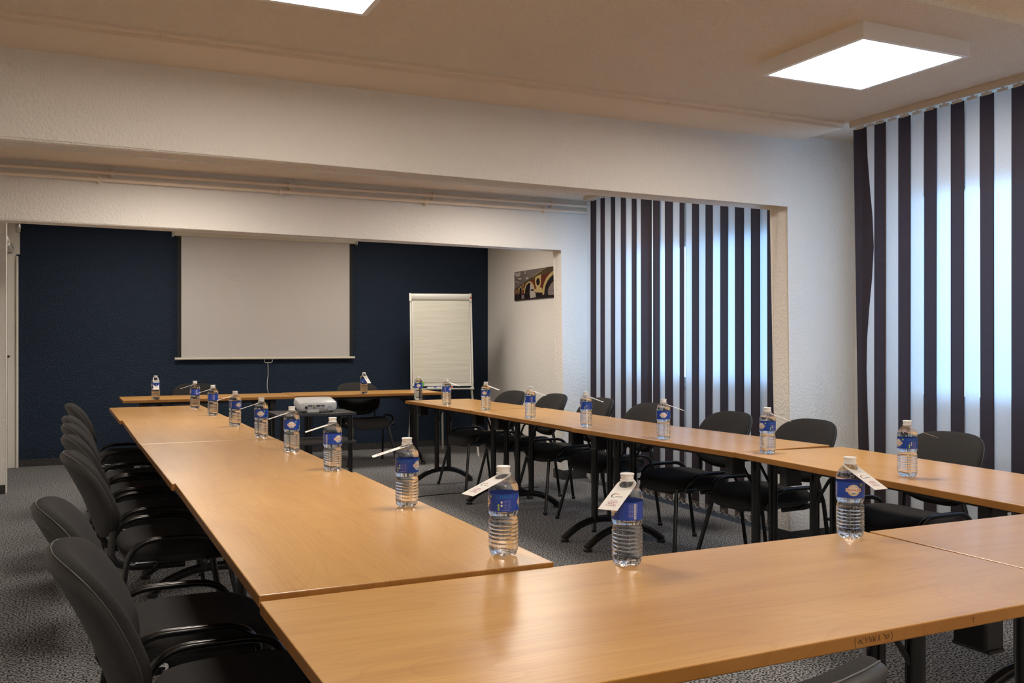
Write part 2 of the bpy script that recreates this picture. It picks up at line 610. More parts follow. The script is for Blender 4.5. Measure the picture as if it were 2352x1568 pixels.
# ------------------------------------------------------------------ vertical blinds
XB = 4.22
def vertical_blind(label, darks, y_rail0, y_rail1, z0, z1, twist=None, first_light=None):
    t = thing('vertical_blind', label, 'blind', (XB, (y_rail0 + y_rail1) / 2, 0))
    yc = (y_rail0 + y_rail1) / 2
    b = MB()
    b.box(-.022, .022, y_rail0 - yc, y_rail1 - yc, z1 + .018, ZC - .001, 'rail')
    b.box(-.020, -.016, y_rail0 - yc, y_rail1 - yc, z1 + .012, z1 + .018, 'clip')
    link('head_rail', b.mesh('head_rail'), t)
    W = .089
    def slat(ya, yb, x, dark, tw=None):
        name = 'slat'
        b = MB()
        N = 14 if tw else 1
        sway = random.uniform(-.004, .004)
        wp = random.uniform(-.006, .006)
        vs, fs = [], []
        for i in range(N + 1):
            f = i / N
            z = z1 + (z0 - z1) * f
            if tw:
                a0, a1 = tw(f)
            else:
                a0, a1 = ya, yb
            a0 += sway * f
            a1 += sway * f
            xm = x
            m_ = (a0 + a1) / 2
            for yy, xx in ((a0, xm + wp), (m_ + (a0 - m_) * .4, xm - .0028), (m_ + (a1 - m_) * .4, xm - .0028), (a1, xm - wp)):
                vs.append((xx, yy - yc, z))
        for i in range(N):
            for k in range(3):
                fs.append((i * 4 + k, i * 4 + k + 1, i * 4 + k + 5, i * 4 + k + 4))
        b.add(vs, fs, 'slat_dark' if dark else 'slat_light')
        me = b.mesh('slat', None, 80)
        if me.polygons[0].normal.x > 0:
            me.flip_normals()
        o = link(name, me, t)
        if tw:
            a0, a1 = tw(0)
            ya, yb = a0, a1
            w0, w1 = tw(1)
        else:
            w0, w1 = ya, yb
        # carrier clip at the top and weight pocket at the bottom
        cy = (ya + yb) / 2 - yc
        b = MB()
        b.box(x - .003, x + .003, cy - .030, cy + .030, z1 - .004, z1 + .012)
        b.box(x - .004, x + .004, cy - .006, cy + .006, z1 + .010, z1 + .022)
        link('hanger', b.mesh('hanger', 'clip'), o)
        b = MB()
        cw = (w0 + w1) / 2 - yc + sway
        hw = abs(w1 - w0) / 2 - .003
        b.box(x - .0055, x + .0012, cw - hw, cw + hw, z0 + .001, z0 + .036, bev=.0008, seg=1)
        link('bottom_weight', b.mesh('bottom_weight', 'slat_weight_dark' if dark else 'slat_light'), o)
        return cw
    cs = []
    for k, (ya, yb) in enumerate(darks):
        cs.append((slat(ya, yb, -.002, True, twist if (k == 0 and twist) else None), -.002))
    for k in range(len(darks) - 1):
        c = (darks[k][1] + darks[k + 1][0]) / 2
        c += .006 * c / XB
        cs.append((slat(c + W / 2 + .002, c - W / 2 - .002, .006, False), .006))
    if first_light:
        cs.append((slat(first_light[0], first_light[1], .006, False), .006))
    cs.sort()
    b = MB()
    pts = []
    for (a, xa), (c, xc) in zip(cs[:-1], cs[1:]):
        for i in range(6):
            f = i / 6
            pts.append((-.012, a + (c - a) * f, z0 + .022 - .028 * 4 * f * (1 - f)))
    b.tube(pts, .0017, 5)
    link('chain', b.mesh('chain', 'cord', 60), t)
    return t
M['slat_weight_dark'] = mat('brown weight pocket', (.085, .065, .058, 1), .7)
rear_darks = [(7.294, 7.206), (7.119, 7.053), (6.951, 6.884), (6.792, 6.713), (6.621, 6.549), (6.477, 6.332), (6.312, 6.204), (6.138, 6.04), (5.953, 5.876), (5.787, 5.703), (5.615, 5.537), (5.447, 5.363), (5.282, 5.194), (5.122, 5.016), (4.952, 4.87)]
vertical_blind('vertical slat blind in dark and pale stripes between the two wall piers', rear_darks, 4.83, 7.40, .048, 2.525, None, (7.375, 7.30))
near_darks = [(4.185, 4.09), (4.028, 3.941), (3.853, 3.767), (3.681, 3.588), (3.508, 3.42), (3.332, 3.247), (3.156, 3.067)]
y = 3.156
for k in range(7):
    y -= .1745
    near_darks.append((y, y - .088))
def tw(f):
    # the end slat hangs twisted: turned towards the room half way down
    l = 4.186 - .055 * f
    r = 4.090 - .058 * math.exp(-((f - .28) / .16) ** 2) - .050 * max(0, f - .55) / .45
    return l, r
vertical_blind('nearest vertical slat blind in dark and pale stripes at the right edge of the view', near_darks, 1.80, 4.20, .048, 2.525, tw)

# ------------------------------------------------------------------ tables
ZT = .74
def leg_frame(parent, x, W, z_top, flip):
    """folding T-leg across the table at local x"""
    n = 'leg'
    for s in (-1, 1):
        b = MB(); b.tube([(x, s * .058, .115), (x, s * .058, z_top - .055)], .020, 12, r2=.026, up=(1, 0, 0))
        link('leg', b.mesh('leg', 'black_tube', 40), parent)
    hw = W / 2 - .035
    pts = []
    for i in range(17):
        f = -1 + 2 * i / 16
        pts.append((x, f * hw, .020 + .105 * (1 - abs(f) ** 2.3)))
    b = MB()
    b.tube(pts, .023, 10, r2=.019, up=(1, 0, 0))
    ft = link('arched_foot', b.mesh('arched_foot', 'black_tube', 50), parent)
    for s in (-1, 1):
        b = MB(); b.lathe([(.026, 0), (.026, .016), (.02, .022)], 12, c=(x, s * (hw - .008)))
        link('foot_pad', b.mesh('foot_pad', 'black_plastic', 40), ft)
    b = MB(); b.box(x - .022, x + .022, -W / 2 + .10, W / 2 - .10, z_top - .068, z_top - .030, bev=.004)
    link('cross_bar', b.mesh('cross_bar', 'black_matte', 40), parent)
    for s in (-1, 1):
        b = MB()
        yc = s * (W / 2 - .125)
        b.box(x - .030, x + .030, yc - .042, yc + .042, z_top - .125, z_top - .024, bev=.006)
        b.box(x - .025, x + .025, yc - .047, yc + .047, z_top - .128, z_top - .118, bev=.003)
        link('stacking_block', b.mesh('stacking_block', 'black_plastic', 40), parent)
    b = MB()
    for s in (-1, 1):
        b.tube([(x, s * .058, z_top - .24), (x + flip * .03, s * .058, z_top - .19), (x + flip * .10, s * .058, z_top - .10), (x + flip * .20, s * .058, z_top - .036)], .0075, 8)
    link('brace', b.mesh('brace', 'black_tube', 50), parent)

def table(cx, cy, L, W, z, rz, label, group, insets=(.2, .2), extra=None):
    """long side along local X"""
    t = thing('folding_table', label, 'table', (cx, cy, 0), rz, group)
    bm = bmesh.new()
    bmesh.ops.create_cube(bm, size=1)
    for v in bm.verts:
        v.co = (v.co.x * L, v.co.y * W, v.co.z * .026 + z - .013)
    bmesh.ops.bevel(bm, geom=bm.edges[:], offset=.0025, segments=2, affect='EDGES', profile=.5)
    b = MB()
    bm.verts.index_update()
    bm.normal_update()
    vs = [v.co.copy() for v in bm.verts]
    top = [[v.index for v in f.verts] for f in bm.faces if f.normal.z > .9]
    side = [[v.index for v in f.verts] for f in bm.faces if f.normal.z <= .9]
    bm.free()
    b.mi('wood'); b.mi('wood_edge')
    b.add(vs, top, 'wood')
    off = 0
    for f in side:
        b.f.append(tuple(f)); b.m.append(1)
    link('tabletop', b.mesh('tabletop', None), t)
    b = MB()
    for s in (-1, 1):
        b.box(-L / 2 + insets[0], L / 2 - insets[1], s * (W / 2 - .13) - .015, s * (W / 2 - .13) + .015, z - .056, z - .026)
    link('apron', b.mesh('apron', 'black_matte'), t)
    leg_frame(t, -L / 2 + insets[0], W, z, 1)
    leg_frame(t, L / 2 - insets[1], W, z, -1)
    return t

# left row: long axis along Y -> local X points +Y
def row_table(x0, y0, x1, y1, W, side, z, label, group, insets):
    """edge from (x0,y0) near to (x1,y1) far is the long edge; the table lies on its `side` (+1: towards +X)"""
    L = math.hypot(x1 - x0, y1 - y0)
    a = math.atan2(y1 - y0, x1 - x0)
    nx, ny = math.sin(a), -math.cos(a)
    cx = (x0 + x1) / 2 + nx * side * W / 2
    cy = (y0 + y1) / 2 + ny * side * W / 2
    return table(cx, cy, L - .004, W, z, a, label, group, insets)
GL, GR = 'tables of the left row', 'tables of the window-side row'
row_table(.354, 1.975, .354, 3.682, .688, 1, .746, 'beech folding table in the left row nearest the camera, beside the front table', GL, (.25, .2))
row_table(.344, 3.684, .330, 5.182, .69, 1, .742, 'beech folding table second from the camera in the left row', GL, (.2, .2))
row_table(.328, 5.184, .322, 6.800, .69, 1, .742, 'beech folding table third from the camera in the left row', GL, (.2, .2))
row_table(.305, 6.804, .290, 8.155, .70, 1, .741, 'beech folding table at the far end of the left row', GL, (.2, .2))
row_table(2.765, 2.00, 2.866, 3.592, .635, 1, .743, 'beech folding table of the window-side row nearest the camera, cut by the right edge', GR, (.25, .25))
row_table(2.872, 3.605, 2.785, 5.062, .64, 1, .741, 'beech folding table second from the camera in the window-side row', GR, (.13, .12))
row_table(2.803, 5.075, 2.787, 6.655, .64, 1, .741, 'beech folding table third from the camera in the window-side row', GR, (.17, .28))
row_table(2.787, 6.664, 2.719, 8.014, .63, 1, .741, 'beech folding table at the far end of the window-side row', GR, (.11, .12))
GF = 'tables of the front row'
# slightly skewed front table: front edge Y 1.27, back edge Y 1.97
tf = table((.354 + 2.022) / 2, 1.62, 1.664, .695, .738, R(.6), 'beech folding table in the foreground with pen scribbles on its front edge', GF, (.25, .25))
table((2.0285 + 3.68) / 2, 1.605, 1.65, .695, .7375, R(-.4), 'beech folding table at the right edge of the foreground, beside the scribbled table', GF, (.25, .25))
GB = 'tables of the back row'
table((.434 + 1.985) / 2, 9.45, 1.548, .64, .74, R(.3), 'beech folding table on the left in the back row under the screen', GB)
table((1.987 + 3.515) / 2, 9.465, 1.526, .64, .743, R(.3), 'beech folding table on the right in the back row near the flip chart', GB)

# pen scribble on the front edge of the foreground table
b = MB()
ed = -.695 / 2 - .0006
def stroke(pts, w=.00045):
    b.tube([(x, ed, z) for x, z in pts], w, 4)
gx = 1.327 - 1.188
zc = .7255
def letter(x0, pts):
    stroke([(gx - .021 + x0 + u * .0072 + v * .0015, zc - .005 + v * .0108) for u, v in pts])
letter(0, [(0, 1), (.5, .5), (1, 1)])
letter(0, [(.5, .5), (.4, 0)])
letter(.0105, [(0, 0), (.1, 1), (.8, .05), (1, 1)])
letter(.0205, [(0, 1), (.25, 0), (.5, .7), (.8, 0), (1.1, 1)])
letter(.0320, [(0, 0), (.45, 1), (.9, 0)])
letter(.0320, [(.15, .35), (.8, .35)])
stroke([(gx - .042, zc + .008), (gx - .045, zc), (gx - .042, zc - .009)])
stroke([(gx - .024, zc + .006), (gx - .033, zc - .004), (gx - .037, zc), (gx - .033, zc + .004), (gx - .024, zc - .006)])
stroke([(gx + .026, zc + .006), (gx + .033, zc + .001), (gx + .036, zc - .004), (gx + .041, zc - .001), (gx + .039, zc + .004), (gx + .034, zc + .003), (gx + .030, zc - .005)])
stroke([(gx + .047, zc + .008), (gx + .050, zc), (gx + .047, zc - .008)])
stroke([(gx + .262, zc + .005), (gx + .272, zc + .005), (gx + .268, zc + .004), (gx + .268, zc - .004)])
link('pen_scribble', b.mesh('pen_scribble', 'faded_ink'), tf)

# ------------------------------------------------------------------ chairs
def sup(n, a, bb, e):
    out = []
    for i in range(n):
        t = 2 * PI * i / n
        c, s = math.cos(t), math.sin(t)
        out.append((a * math.copysign(abs(c) ** (2 / e), c), bb * math.copysign(abs(s) ** (2 / e), s)))
    return out

def chair_meshes():
    ms = {}
    # seat: local +x is the front
    o = sup(40, .225, .235, 3.6)
    def ring(k, z, shift=0):
        r = []
        for x, y in o:
            xx, yy = x * k + .012, y * k
            d = max(0, (xx - .08)) / .16
            dish = .010 * max(0, 1 - (yy / .2) ** 2) * (1 if z > .44 else 0)
            r.append((xx, yy, z - .030 * d * d - dish))
        return r
    b = MB()
    b.loft([ring(.25, .474), ring(.6, .475), ring(.85, .472), ring(.95, .463), ring(.995, .447), ring(1.0, .432), ring(.99, .416)])
    ms['seat'] = b.mesh('seat', 'black_fabric', 60)
    b = MB()
    b.loft([ring(.992, .418), ring(.975, .402), ring(.92, .388), ring(.78, .378), ring(.45, .374)])
    ms['seat_shell'] = b.mesh('seat_shell', 'black_shell', 60)
    # back: outline in (y, z); leans back with height, hollow across
    def bx(y, z):
        h = (z - .49) / .34
        return -.272 - .075 * h - .075 * h * h + .055 * (y / .23) ** 2
    N = 48
    out = []
    for i in range(N):
        t = 2 * PI * i / N
        c, s = math.cos(t), math.sin(t)
        e = 3.3 if s > 0 else 2.8
        y = .232 * math.copysign(abs(c) ** (2 / e), c)
        z = .17 * math.copysign(abs(s) ** (2 / e), s)
        if s < 0:
            y *= 1 - .10 * abs(s) ** 2
        out.append((y, z))
    def br(k, dx):
        r = []
        for y, z in out:
            yy, zz = y * k, .653 + z * k
            # offset along the local surface normal (mostly +x, a little up)
            r.append((bx(yy, zz) + dx * .94, yy, zz + dx * .34))
        return r
    b = MB()
    b.loft([br(1.0, 0), br(1.0, .012), br(.975, .024), br(.92, .031), br(.75, .036), br(.45, .037), br(.15, .037)], cap0=False)
    ms['backrest'] = b.mesh('backrest', 'black_fabric', 60)
    b = MB()
    b.loft([br(1.0, 0), br(1.0, -.008), br(.965, -.018), br(.85, -.024), br(.5, -.026), br(.15, -.026)], cap0=False)
    ms['back_shell'] = b.mesh('back_shell', 'black_shell', 60)
    b = MB()
    b.tube(br(1.003, .001), .0016, 6, closed=True)
    ms['piping'] = b.mesh('piping', 'piping', 80)
    # frame
    for side in (-1, 1):
        y0, y1 = side * .262, side * .246
        def bend(p0, p1, p2, r, n=7):
            p0, p1, p2 = Vector(p0), Vector(p1), Vector(p2)
            a, c = (p0 - p1).normalized(), (p2 - p1).normalized()
            A, C = p1 + a * r, p1 + c * r
            return [A.lerp(p1, t).lerp(p1.lerp(C, t), t) for t in [i / n for i in range(n + 1)]]
        f0, ft = Vector((.262, y0, 0)), Vector((.185, side * .178, .408))
        rk, r0 = Vector((-.195, y1 + side * .010, .490)), Vector((-.265, y0, 0))
        P2 = bend((.02, y1 + side * .012, .492), rk, r0, .10)
        ctrl = [Vector((.155, side * .175, .392)), Vector((.150, side * .225, .405)), Vector((.140, side * .250, .436)), Vector((.115, side * .257, .468)), Vector((.075, side * .258, .486)), Vector((.02, y1 + side * .012, .492))]
        P1 = []
        for i in range(len(ctrl) - 1):
            a, b_, c_, d_ = ctrl[max(0, i - 1)], ctrl[i], ctrl[i + 1], ctrl[min(len(ctrl) - 1, i + 2)]
            for k in range(4):
                t = k / 4
                P1.append(.5 * ((2 * b_) + (c_ - a) * t + (2 * a - 5 * b_ + 4 * c_ - d_) * t * t + (3 * b_ - a - 3 * c_ + d_) * t ** 3))
        b = MB(); b.tube(P1 + P2, .0115, 10)
        ms['rail%d' % side] = b.mesh('side_rail', 'black_tube', 60)
        b = MB(); b.tube([f0, ft + Vector((0, 0, .004))], .0105, 10, r2=.0145, up=(0, 1, 0))
        b.lathe([(.014, 0), (.0155, .003), (.0155, .018), (.013, .022)], 10, c=(f0.x, f0.y))
        ms['legf%d' % side] = b.mesh('leg', 'black_tube', 60)
        b = MB(); b.tube([r0, P2[-1]], .0115, 10)
        b.lathe([(.014, 0), (.0155, .003), (.0155, .018), (.013, .022)], 10, c=(r0.x, r0.y))
        ms['legr%d' % side] = b.mesh('leg', 'black_tube', 60)
        # curved flat support from the back down under the seat
        S = [Vector(q) for q in ((-.245, side * .165, .570), (-.247, side * .170, .515), (-.254, side * .178, .470), (-.256, side * .186, .430), (-.240, side * .190, .400), (-.200, side * .19, .382), (-.13, side * .19, .374), (.02, side * .19, .372))]
        b = MB(); b.tube(S, .014, 10, r2=.008, up=(0, 1, 0))
        # widen along y
        b.v = [(x, side * .19 + (y - side * .19) * 1.0, z) for x, y, z in b.v]
        ms['sup%d' % side] = b.mesh('back_support', 'black_tube', 60)
    b = MB()
    for x in (.10, -.10):
        b.tube([(x, -.25, .40), (x, -.20, .376), (x, .20, .376), (x, .25, .40)], .010, 8)
        for s in (-1, 1):
            b.tube([(x, s * .25, .40), (x + (.075 if x > 0 else -.075), s * .252, .402)], .008, 8)
    ms['cross_bar'] = b.mesh('cross_bar', 'black_tube', 60)
    return ms
CH = chair_meshes()
def chair(x, y, face, label, group, dz=0):
    """face = heading of the sitter in degrees (0 = +X)"""
    t = thing('meeting_chair', label, 'chair', (x, y, 0), R(face), group)
    link('seat', CH['seat'], t)
    link('seat_shell', CH['seat_shell'], t)
    bk = link('backrest', CH['backrest'], t)
    link('back_shell', CH['back_shell'], t)
    link('piping', CH['piping'], bk)
    for s in (-1, 1):
        link('leg', CH['legf%d' % s], t)
        link('leg', CH['legr%d' % s], t)
        link('side_rail', CH['rail%d' % s], t)
        link('back_support', CH['sup%d' % s], t)
    link('cross_bar', CH['cross_bar'], t)
    return t
ordn = ['nearest the camera', 'second from the camera', 'third from the camera', 'fourth from the camera', 'fifth from the camera', 'sixth from the camera', 'farthest from the camera']
GCL, GCR = 'black chairs along the left row', 'black chairs along the window-side row'
LEFT = [(.38, 2.27, 0), (.332, 2.92, 0), (.395, 4.20, 3), (.392, 4.92, 2), (.388, 5.59, 0), (.388, 6.18, 0), (.40, 7.42, 0)]
for i, (x, y, a) in enumerate(LEFT):
    chair(x, y, a, 'black fabric chair at the left row of tables, ' + ordn[i], GCL)
RIGHT = [(3.53, 3.24, 180), (3.46, 4.11, 180), (3.425, 4.775, 180), (3.432, 5.70, 180), (3.42, 6.39, 180), (3.375, 7.06, 180), (3.265, 7.62, 185)]
for i, (x, y, a) in enumerate(RIGHT):
    chair(x, y, a, 'black fabric chair by the blinds at the window-side row, ' + ordn[i], GCR)
chair(.822, 1.338, 103, 'black chair seen from behind at the bottom edge, pushed under the scribbled table', None)
chair(1.205, 10.08, 270, 'black chair behind the back row at its left table, in front of the blue wall', 'black chairs behind the back row')
chair(2.81, 9.55, 270, 'black chair behind the back row at its right table, near the projector trolley', 'black chairs behind the back row')

# ------------------------------------------------------------------ projection screen
def screen():
    t = thing('projection_screen', 'pull-down projection screen with grey-white sheet hanging on the dark blue wall', 'screen', (2.02, YB, 0))
    b = MB()
    b.box(-1.0, 1.0, -.085, -.01, 2.405, 2.475, bev=.008)
    link('case', b.mesh('case', 'screen_case', 40), t)
    b = MB()
    for s in (-1, 1):
        b.box(min(s * 1.0, s * 1.02), max(s * 1.0, s * 1.02), -.09, 0, 2.395, 2.48, bev=.004)
    link('end_cap', b.mesh('end_cap', 'flip_frame', 40), t)
    b = MB(); b.box(.86, .93, -.0865, -.085, 2.435, 2.447)
    link('maker_plate', b.mesh('maker_plate', 'label_green'), t)
    b = MB(); b.box(-.965, .965, -.0505, -.0495, 1.09, 2.41)
    link('sheet_border', b.mesh('sheet_border', 'screen_black'), t)
    b = MB(); b.box(-.925, .93, -.0525, -.0505, 1.097, 2.41)
    sh = link('sheet', b.mesh('sheet', 'screen_fabric'), t)
    b = MB()
    pts = [(-.335, 1.985), (-.375, 1.998), (-.42, 1.995), (-.43, 1.97), (-.39, 1.95), (-.33, 1.935), (-.28, 1.945)]
    for (x0, z0), (x1, z1) in zip(pts[:-1], pts[1:]):
        d = Vector((x1 - x0, z1 - z0)).normalized() * .005
        b.add([(x0 - d.y, -.0528, z0 + d.x), (x0 + d.y, -.0528, z0 - d.x), (x1 + d.y, -.0528, z1 - d.x), (x1 - d.y, -.0528, z1 + d.x)], [(0, 1, 2, 3)])
    link('smudge', b.mesh('smudge', 'smudge'), sh)
    b = MB(); b.tube([(-.975, -.051, 1.083), (.975, -.051, 1.083)], .0135, 12)
    link('bottom_bar', b.mesh('bottom_bar', 'screen_case', 40), t)
    b = MB()
    for s in (-1, 1):
        b.tube([(s * .972, -.051, 1.083), (s * .992, -.051, 1.083)], .016, 12)
    link('bar_cap', b.mesh('bar_cap', 'flip_frame', 40), t)
    b = MB()
    b.tube([(-.042, -.051, 1.072), (-.046, -.051, 1.045), (-.03, -.051, 1.034), (.03, -.051, 1.034), (.046, -.051, 1.045), (.042, -.051, 1.072)], .004, 8)
    link('pull_handle', b.mesh('pull_handle', 'flip_frame', 60), t)
    b = MB()
    pts = [(-.005 + .012 * math.sin(i * .55) * (i / 14), -.048, 1.035 - i * .028) for i in range(15)]
    b.tube(pts, .0035, 6)
    link('pull_cord', b.mesh('pull_cord', 'cord', 60), t)
screen()

# ------------------------------------------------------------------ flip chart
def flip():
    c, s = math.cos(R(-17)), math.sin(R(-17))
    rx, ry = 4.075, 9.505
    t = thing('flip_chart', 'white flip chart easel with a blank paper pad in the corner by the blue wall', 'easel', (rx - .39 * c, ry - .39 * s, 0), R(-17))
    k = math.tan(R(12))
    P = lambda x, z, d=0: (x, k * z - d, z)       # on the leaning board plane, d in front
    def slab(b, x0, x1, z0, z1, d0, d1, m=None):
        vs = [P(x, z, d) for d in (d0, d1) for z in (z0, z1) for x in (x0, x1)]
        b.add(vs, [(0, 1, 3, 2), (4, 6, 7, 5), (0, 4, 5, 1), (1, 5, 7, 3), (3, 7, 6, 2), (2, 6, 4, 0)], m)
    b = MB(); slab(b, -.325, .325, .79, 1.80, -.012, .004)
    link('board', b.mesh('board', 'white_paint'), t)
    b = MB()
    for x in (-.35, .33):
        slab(b, x, x + .02, .75, 1.81, -.016, .012)
    slab(b, -.35, .35, .775, .80, -.016, .012)
    link('frame', b.mesh('frame', 'flip_frame'), t)
    b = MB(); slab(b, -.318, .312, .815, 1.745, .004, .014)
    link('paper_pad', b.mesh('paper_pad', 'paper'), t)
    b = MB()
    pts = [P(-.33, 1.77, .022), P(.33, 1.77, .022)]
    b.tube(pts, .040, 12, r2=.020, up=(0, -1, -.2))
    cl = link('clamp', b.mesh('clamp', 'flip_frame', 50), t)
    b = MB()
    for x in (-.345, .335):
        slab(b, x - .012, x + .012, 1.725, 1.815, -.01, .03)
    link('clamp_end', b.mesh('clamp_end', 'flip_frame'), cl)
    b = MB(); slab(b, .324, .346, 1.755, 1.775, .03, .033)
    link('clamp_mark', b.mesh('clamp_mark', 'red'), cl)
    b = MB()
    slab(b, -.35, .35, .742, .752, -.01, .075)
    slab(b, -.35, .35, .742, .757, .070, .075)
    tr = link('pen_tray', b.mesh('pen_tray', 'flip_frame'), t)
    for i, (x, m) in enumerate(((-.13, 'pen_blue'), (-.03, 'pen_green'), (.05, 'red'))):
        o = thing('marker_pen', ['blue', 'green', 'red'][i] + '-marked white marker pen lying on the flip chart tray', 'marker')
        b = MB()
        b.tube([(-.035, 0, 0), (.035, 0, 0)], .009, 10, 'white_plastic')
        b.tube([(.035, 0, 0), (.065, 0, 0)], .0095, 10, m)
        b.tube([(-.04, 0, 0), (-.035, 0, 0)], .008, 10, m)
        link('barrel', b.mesh('barrel', None, 40), o)
        px, py, pz = P(x, .762, .05)
        o.location = (t.location.x + px * c - py * s, t.location.y + px * s + py * c, pz)
        o.rotation_euler = (0, 0, R(-17))
    o = thing('tape_roll', 'bright green tape roll standing on the flip chart tray behind a bottle', 'tape')
    b = MB()
    b.tube([(math.cos(2 * PI * i / 28) * .034, 0, math.sin(2 * PI * i / 28) * .034) for i in range(28)], .010, 8, closed=True)
    link('ring', b.mesh('ring', 'green', 60), o)
    px, py, pz = P(-.245, .797, .03)
    o.location = (t.location.x + px * c - py * s, t.location.y + px * s + py * c, pz)
    o.rotation_euler = (R(-12), 0, R(-17))
    for x in (-.325, .325):
        b = MB(); b.tube([P(x * 1.2, .004), P(x, .76)], .0125, 10)
        link('leg', b.mesh('leg', 'flip_frame', 60), t)
    b = MB(); b.tube([(.05, .78, .006), (0, k * 1.6 + .02, 1.6)], .0125, 10)
    link('leg', b.mesh('leg', 'flip_frame', 60), t)
flip()

# ------------------------------------------------------------------ photo print on the right wall
def picture():
    y0, y1, z0, z1 = 8.82, 9.93, 1.745, 2.08      # y1 is the left end as seen
    W, Hh = y1 - y0, z1 - z0
    t = thing('wall_print', 'panoramic photo print of an arched stone bridge on the alcove wall', 'picture', (XR, y1, z0))
    b = MB(); b.box(-.018, 0, -W, 0, 0, Hh)
    link('panel', b.mesh('panel', 'print_sky'), t)
    b = MB()
    lay = [0]
    def poly(pts, m):
        lay[0] += 1
        x = -.018 - .00012 * lay[0]
        b.add([(x, -u * W * .892, v * Hh) for u, v in pts], [tuple(range(len(pts)))], m)
    def ell(cx, cy, rx, ry, a0=0, a1=360, n=22):
        return [(cx + rx * math.cos(R(a0 + (a1 - a0) * i / n)), cy + ry * math.sin(R(a0 + (a1 - a0) * i / n))) for i in range(n + (0 if a1 - a0 == 360 else 1))]
    for cx, cy, rx, ry in ((.045, .93, .035, .05), (.09, .88, .05, .06), (.13, .91, .04, .07), (.29, .93, .02, .05), (.13, .75, .03, .035), (.17, .74, .025, .03), (.34, .73, .04, .04), (.05, .66, .025, .02), (.11, .62, .025, .02)):
        poly(ell(cx, cy, rx, ry, 0, 360, 9), 'print_cloud')
    poly([(0, 0), (1.12, 0), (1.12, .22), (0, .24)], 'print_water')
    poly([(0, .22), (1.12, .20), (1.12, 1.0), (.83, 1.0), (.60, .826), (.45, .734), (.25, .583), (.015, .41), (0, .40)], 'print_brick')
    poly([(0, .40), (.015, .41), (.25, .583), (.45, .734), (.60, .826), (.83, 1.0), (1.12, 1.0), (1.12, .88), (1.0, .848), (.64, .735), (.45, .62), (.277, .54), (.015, .375), (0, .36)], 'print_stone_dark')
    poly([(.60, .826), (.83, 1.0), (.81, 1.0), (.59, .84), (.45, .75), (.45, .734)], 'print_stone')
    def ring(pts_o, pts_i):
        poly(pts_o, 'print_stone')
        poly(pts_i, 'print_dark')
    ring([(.035, .24), (.04, .34), (.055, .37), (.07, .33), (.075, .24)], [(.042, .24), (.047, .32), (.056, .34), (.064, .31), (.068, .24)])
    ring([(.09, .24), (.095, .38), (.11, .43), (.125, .38), (.13, .24)], [(.097, .24), (.10, .36), (.11, .39), (.118, .36), (.122, .24)])
    ring([(.128, .24), (.135, .40), (.16, .48), (.185, .49), (.205, .43), (.222, .24)], [(.138, .24), (.145, .38), (.165, .45), (.185, .45), (.20, .38), (.208, .24)])
    poly(ell(.245, .44, .020, .10), 'print_stone')
    poly(ell(.245, .44, .011, .07), 'print_dark')
    ring([(.268, .23), (.275, .38), (.31, .52), (.36, .60), (.42, .615), (.475, .57), (.52, .45), (.555, .24)], [(.290, .23), (.297, .36), (.325, .47), (.37, .55), (.415, .565), (.46, .51), (.50, .40), (.53, .23)])
    poly([(.43, .54), (.46, .51), (.50, .40), (.53, .23), (.56, .20), (.57, .06), (.43, .04), (.415, .18), (.42, .38)], 'print_cloud')
    poly([(.44, .28), (.52, .28), (.52, .33), (.45, .34)], 'print_dark')
    poly([(.545, .56), (.555, .72), (.60, .76), (.67, .78), (.70, .80), (.698, .52), (.68, .40), (.63, .34), (.575, .38)], 'print_stone')
    poly(ell(.625, .56, .045, .12), 'print_dark')
    poly([(.55, .24), (.54, .32), (.60, .36), (.70, .37), (.735, .30), (.735, .19), (.57, .21)], 'print_stone')
    poly([(.575, .13), (.735, .09), (.75, .18), (.60, .215), (.575, .20)], 'print_dark')
    ring([(.735, .12), (.74, .30), (.77, .48), (.82, .64), (.90, .77), (1.0, .86), (1.12, .90), (1.12, .08)], [(.775, .10), (.785, .28), (.81, .42), (.86, .56), (.93, .67), (1.0, .74), (1.12, .80), (1.12, .06)])
    poly([(.88, .08), (.865, .22), (.89, .34), (.95, .46), (1.0, .52), (1.12, .56), (1.12, .06)], 'print_rose')
    poly([(.87, .215), (1.12, .21), (1.12, .225), (.87, .23)], 'print_stone_dark')
    poly([(.03, .04), (.05, .0), (.09, .0), (.08, .2), (.05, .2)], 'print_dark')
    poly([(.20, .06), (.27, .05), (.265, .17), (.21, .18)], 'print_rose')
    poly([(.12, .05), (.18, .04), (.19, .2), (.13, .2)], 'print_dark')
    poly([(.28, .03), (.41, .02), (.40, .2), (.29, .21)], 'print_dark')
    poly([(.58, .02), (1.12, 0), (1.12, .07), (.60, .12)], 'print_dark')
    link('print', b.mesh('print'), t)
M['print_sky'] = mat('print grey sky', (.13, .105, .095, 1), .4, noise=(3, (.20, .165, .15, 1), .25, (1, 1, 2)))
M['print_cloud'] = mat('print pale grey', (.42, .37, .33, 1), .4)
M['print_water'] = mat('print dark water', (.035, .022, .025, 1), .4)
M['print_brick'] = mat('print red brick', (.075, .014, .008, 1), .4, noise=(90, (.17, .035, .015, 1), .2, (1, 1, 2)))
M['print_stone'] = mat('print yellow stone', (.36, .25, .09, 1), .4, noise=(70, (.60, .47, .22, 1), .25, ONE))
M['print_stone_dark'] = mat('print brown stone', (.035, .022, .012, 1), .4, noise=(80, (.14, .10, .05, 1), .2, ONE))
M['print_rose'] = mat('print pale rose', (.30, .24, .22, 1), .4, noise=(60, (.16, .12, .12, 1), .25, ONE))
M['print_dark'] = mat('print shadow', (.012, .008, .010, 1), .4)
picture()

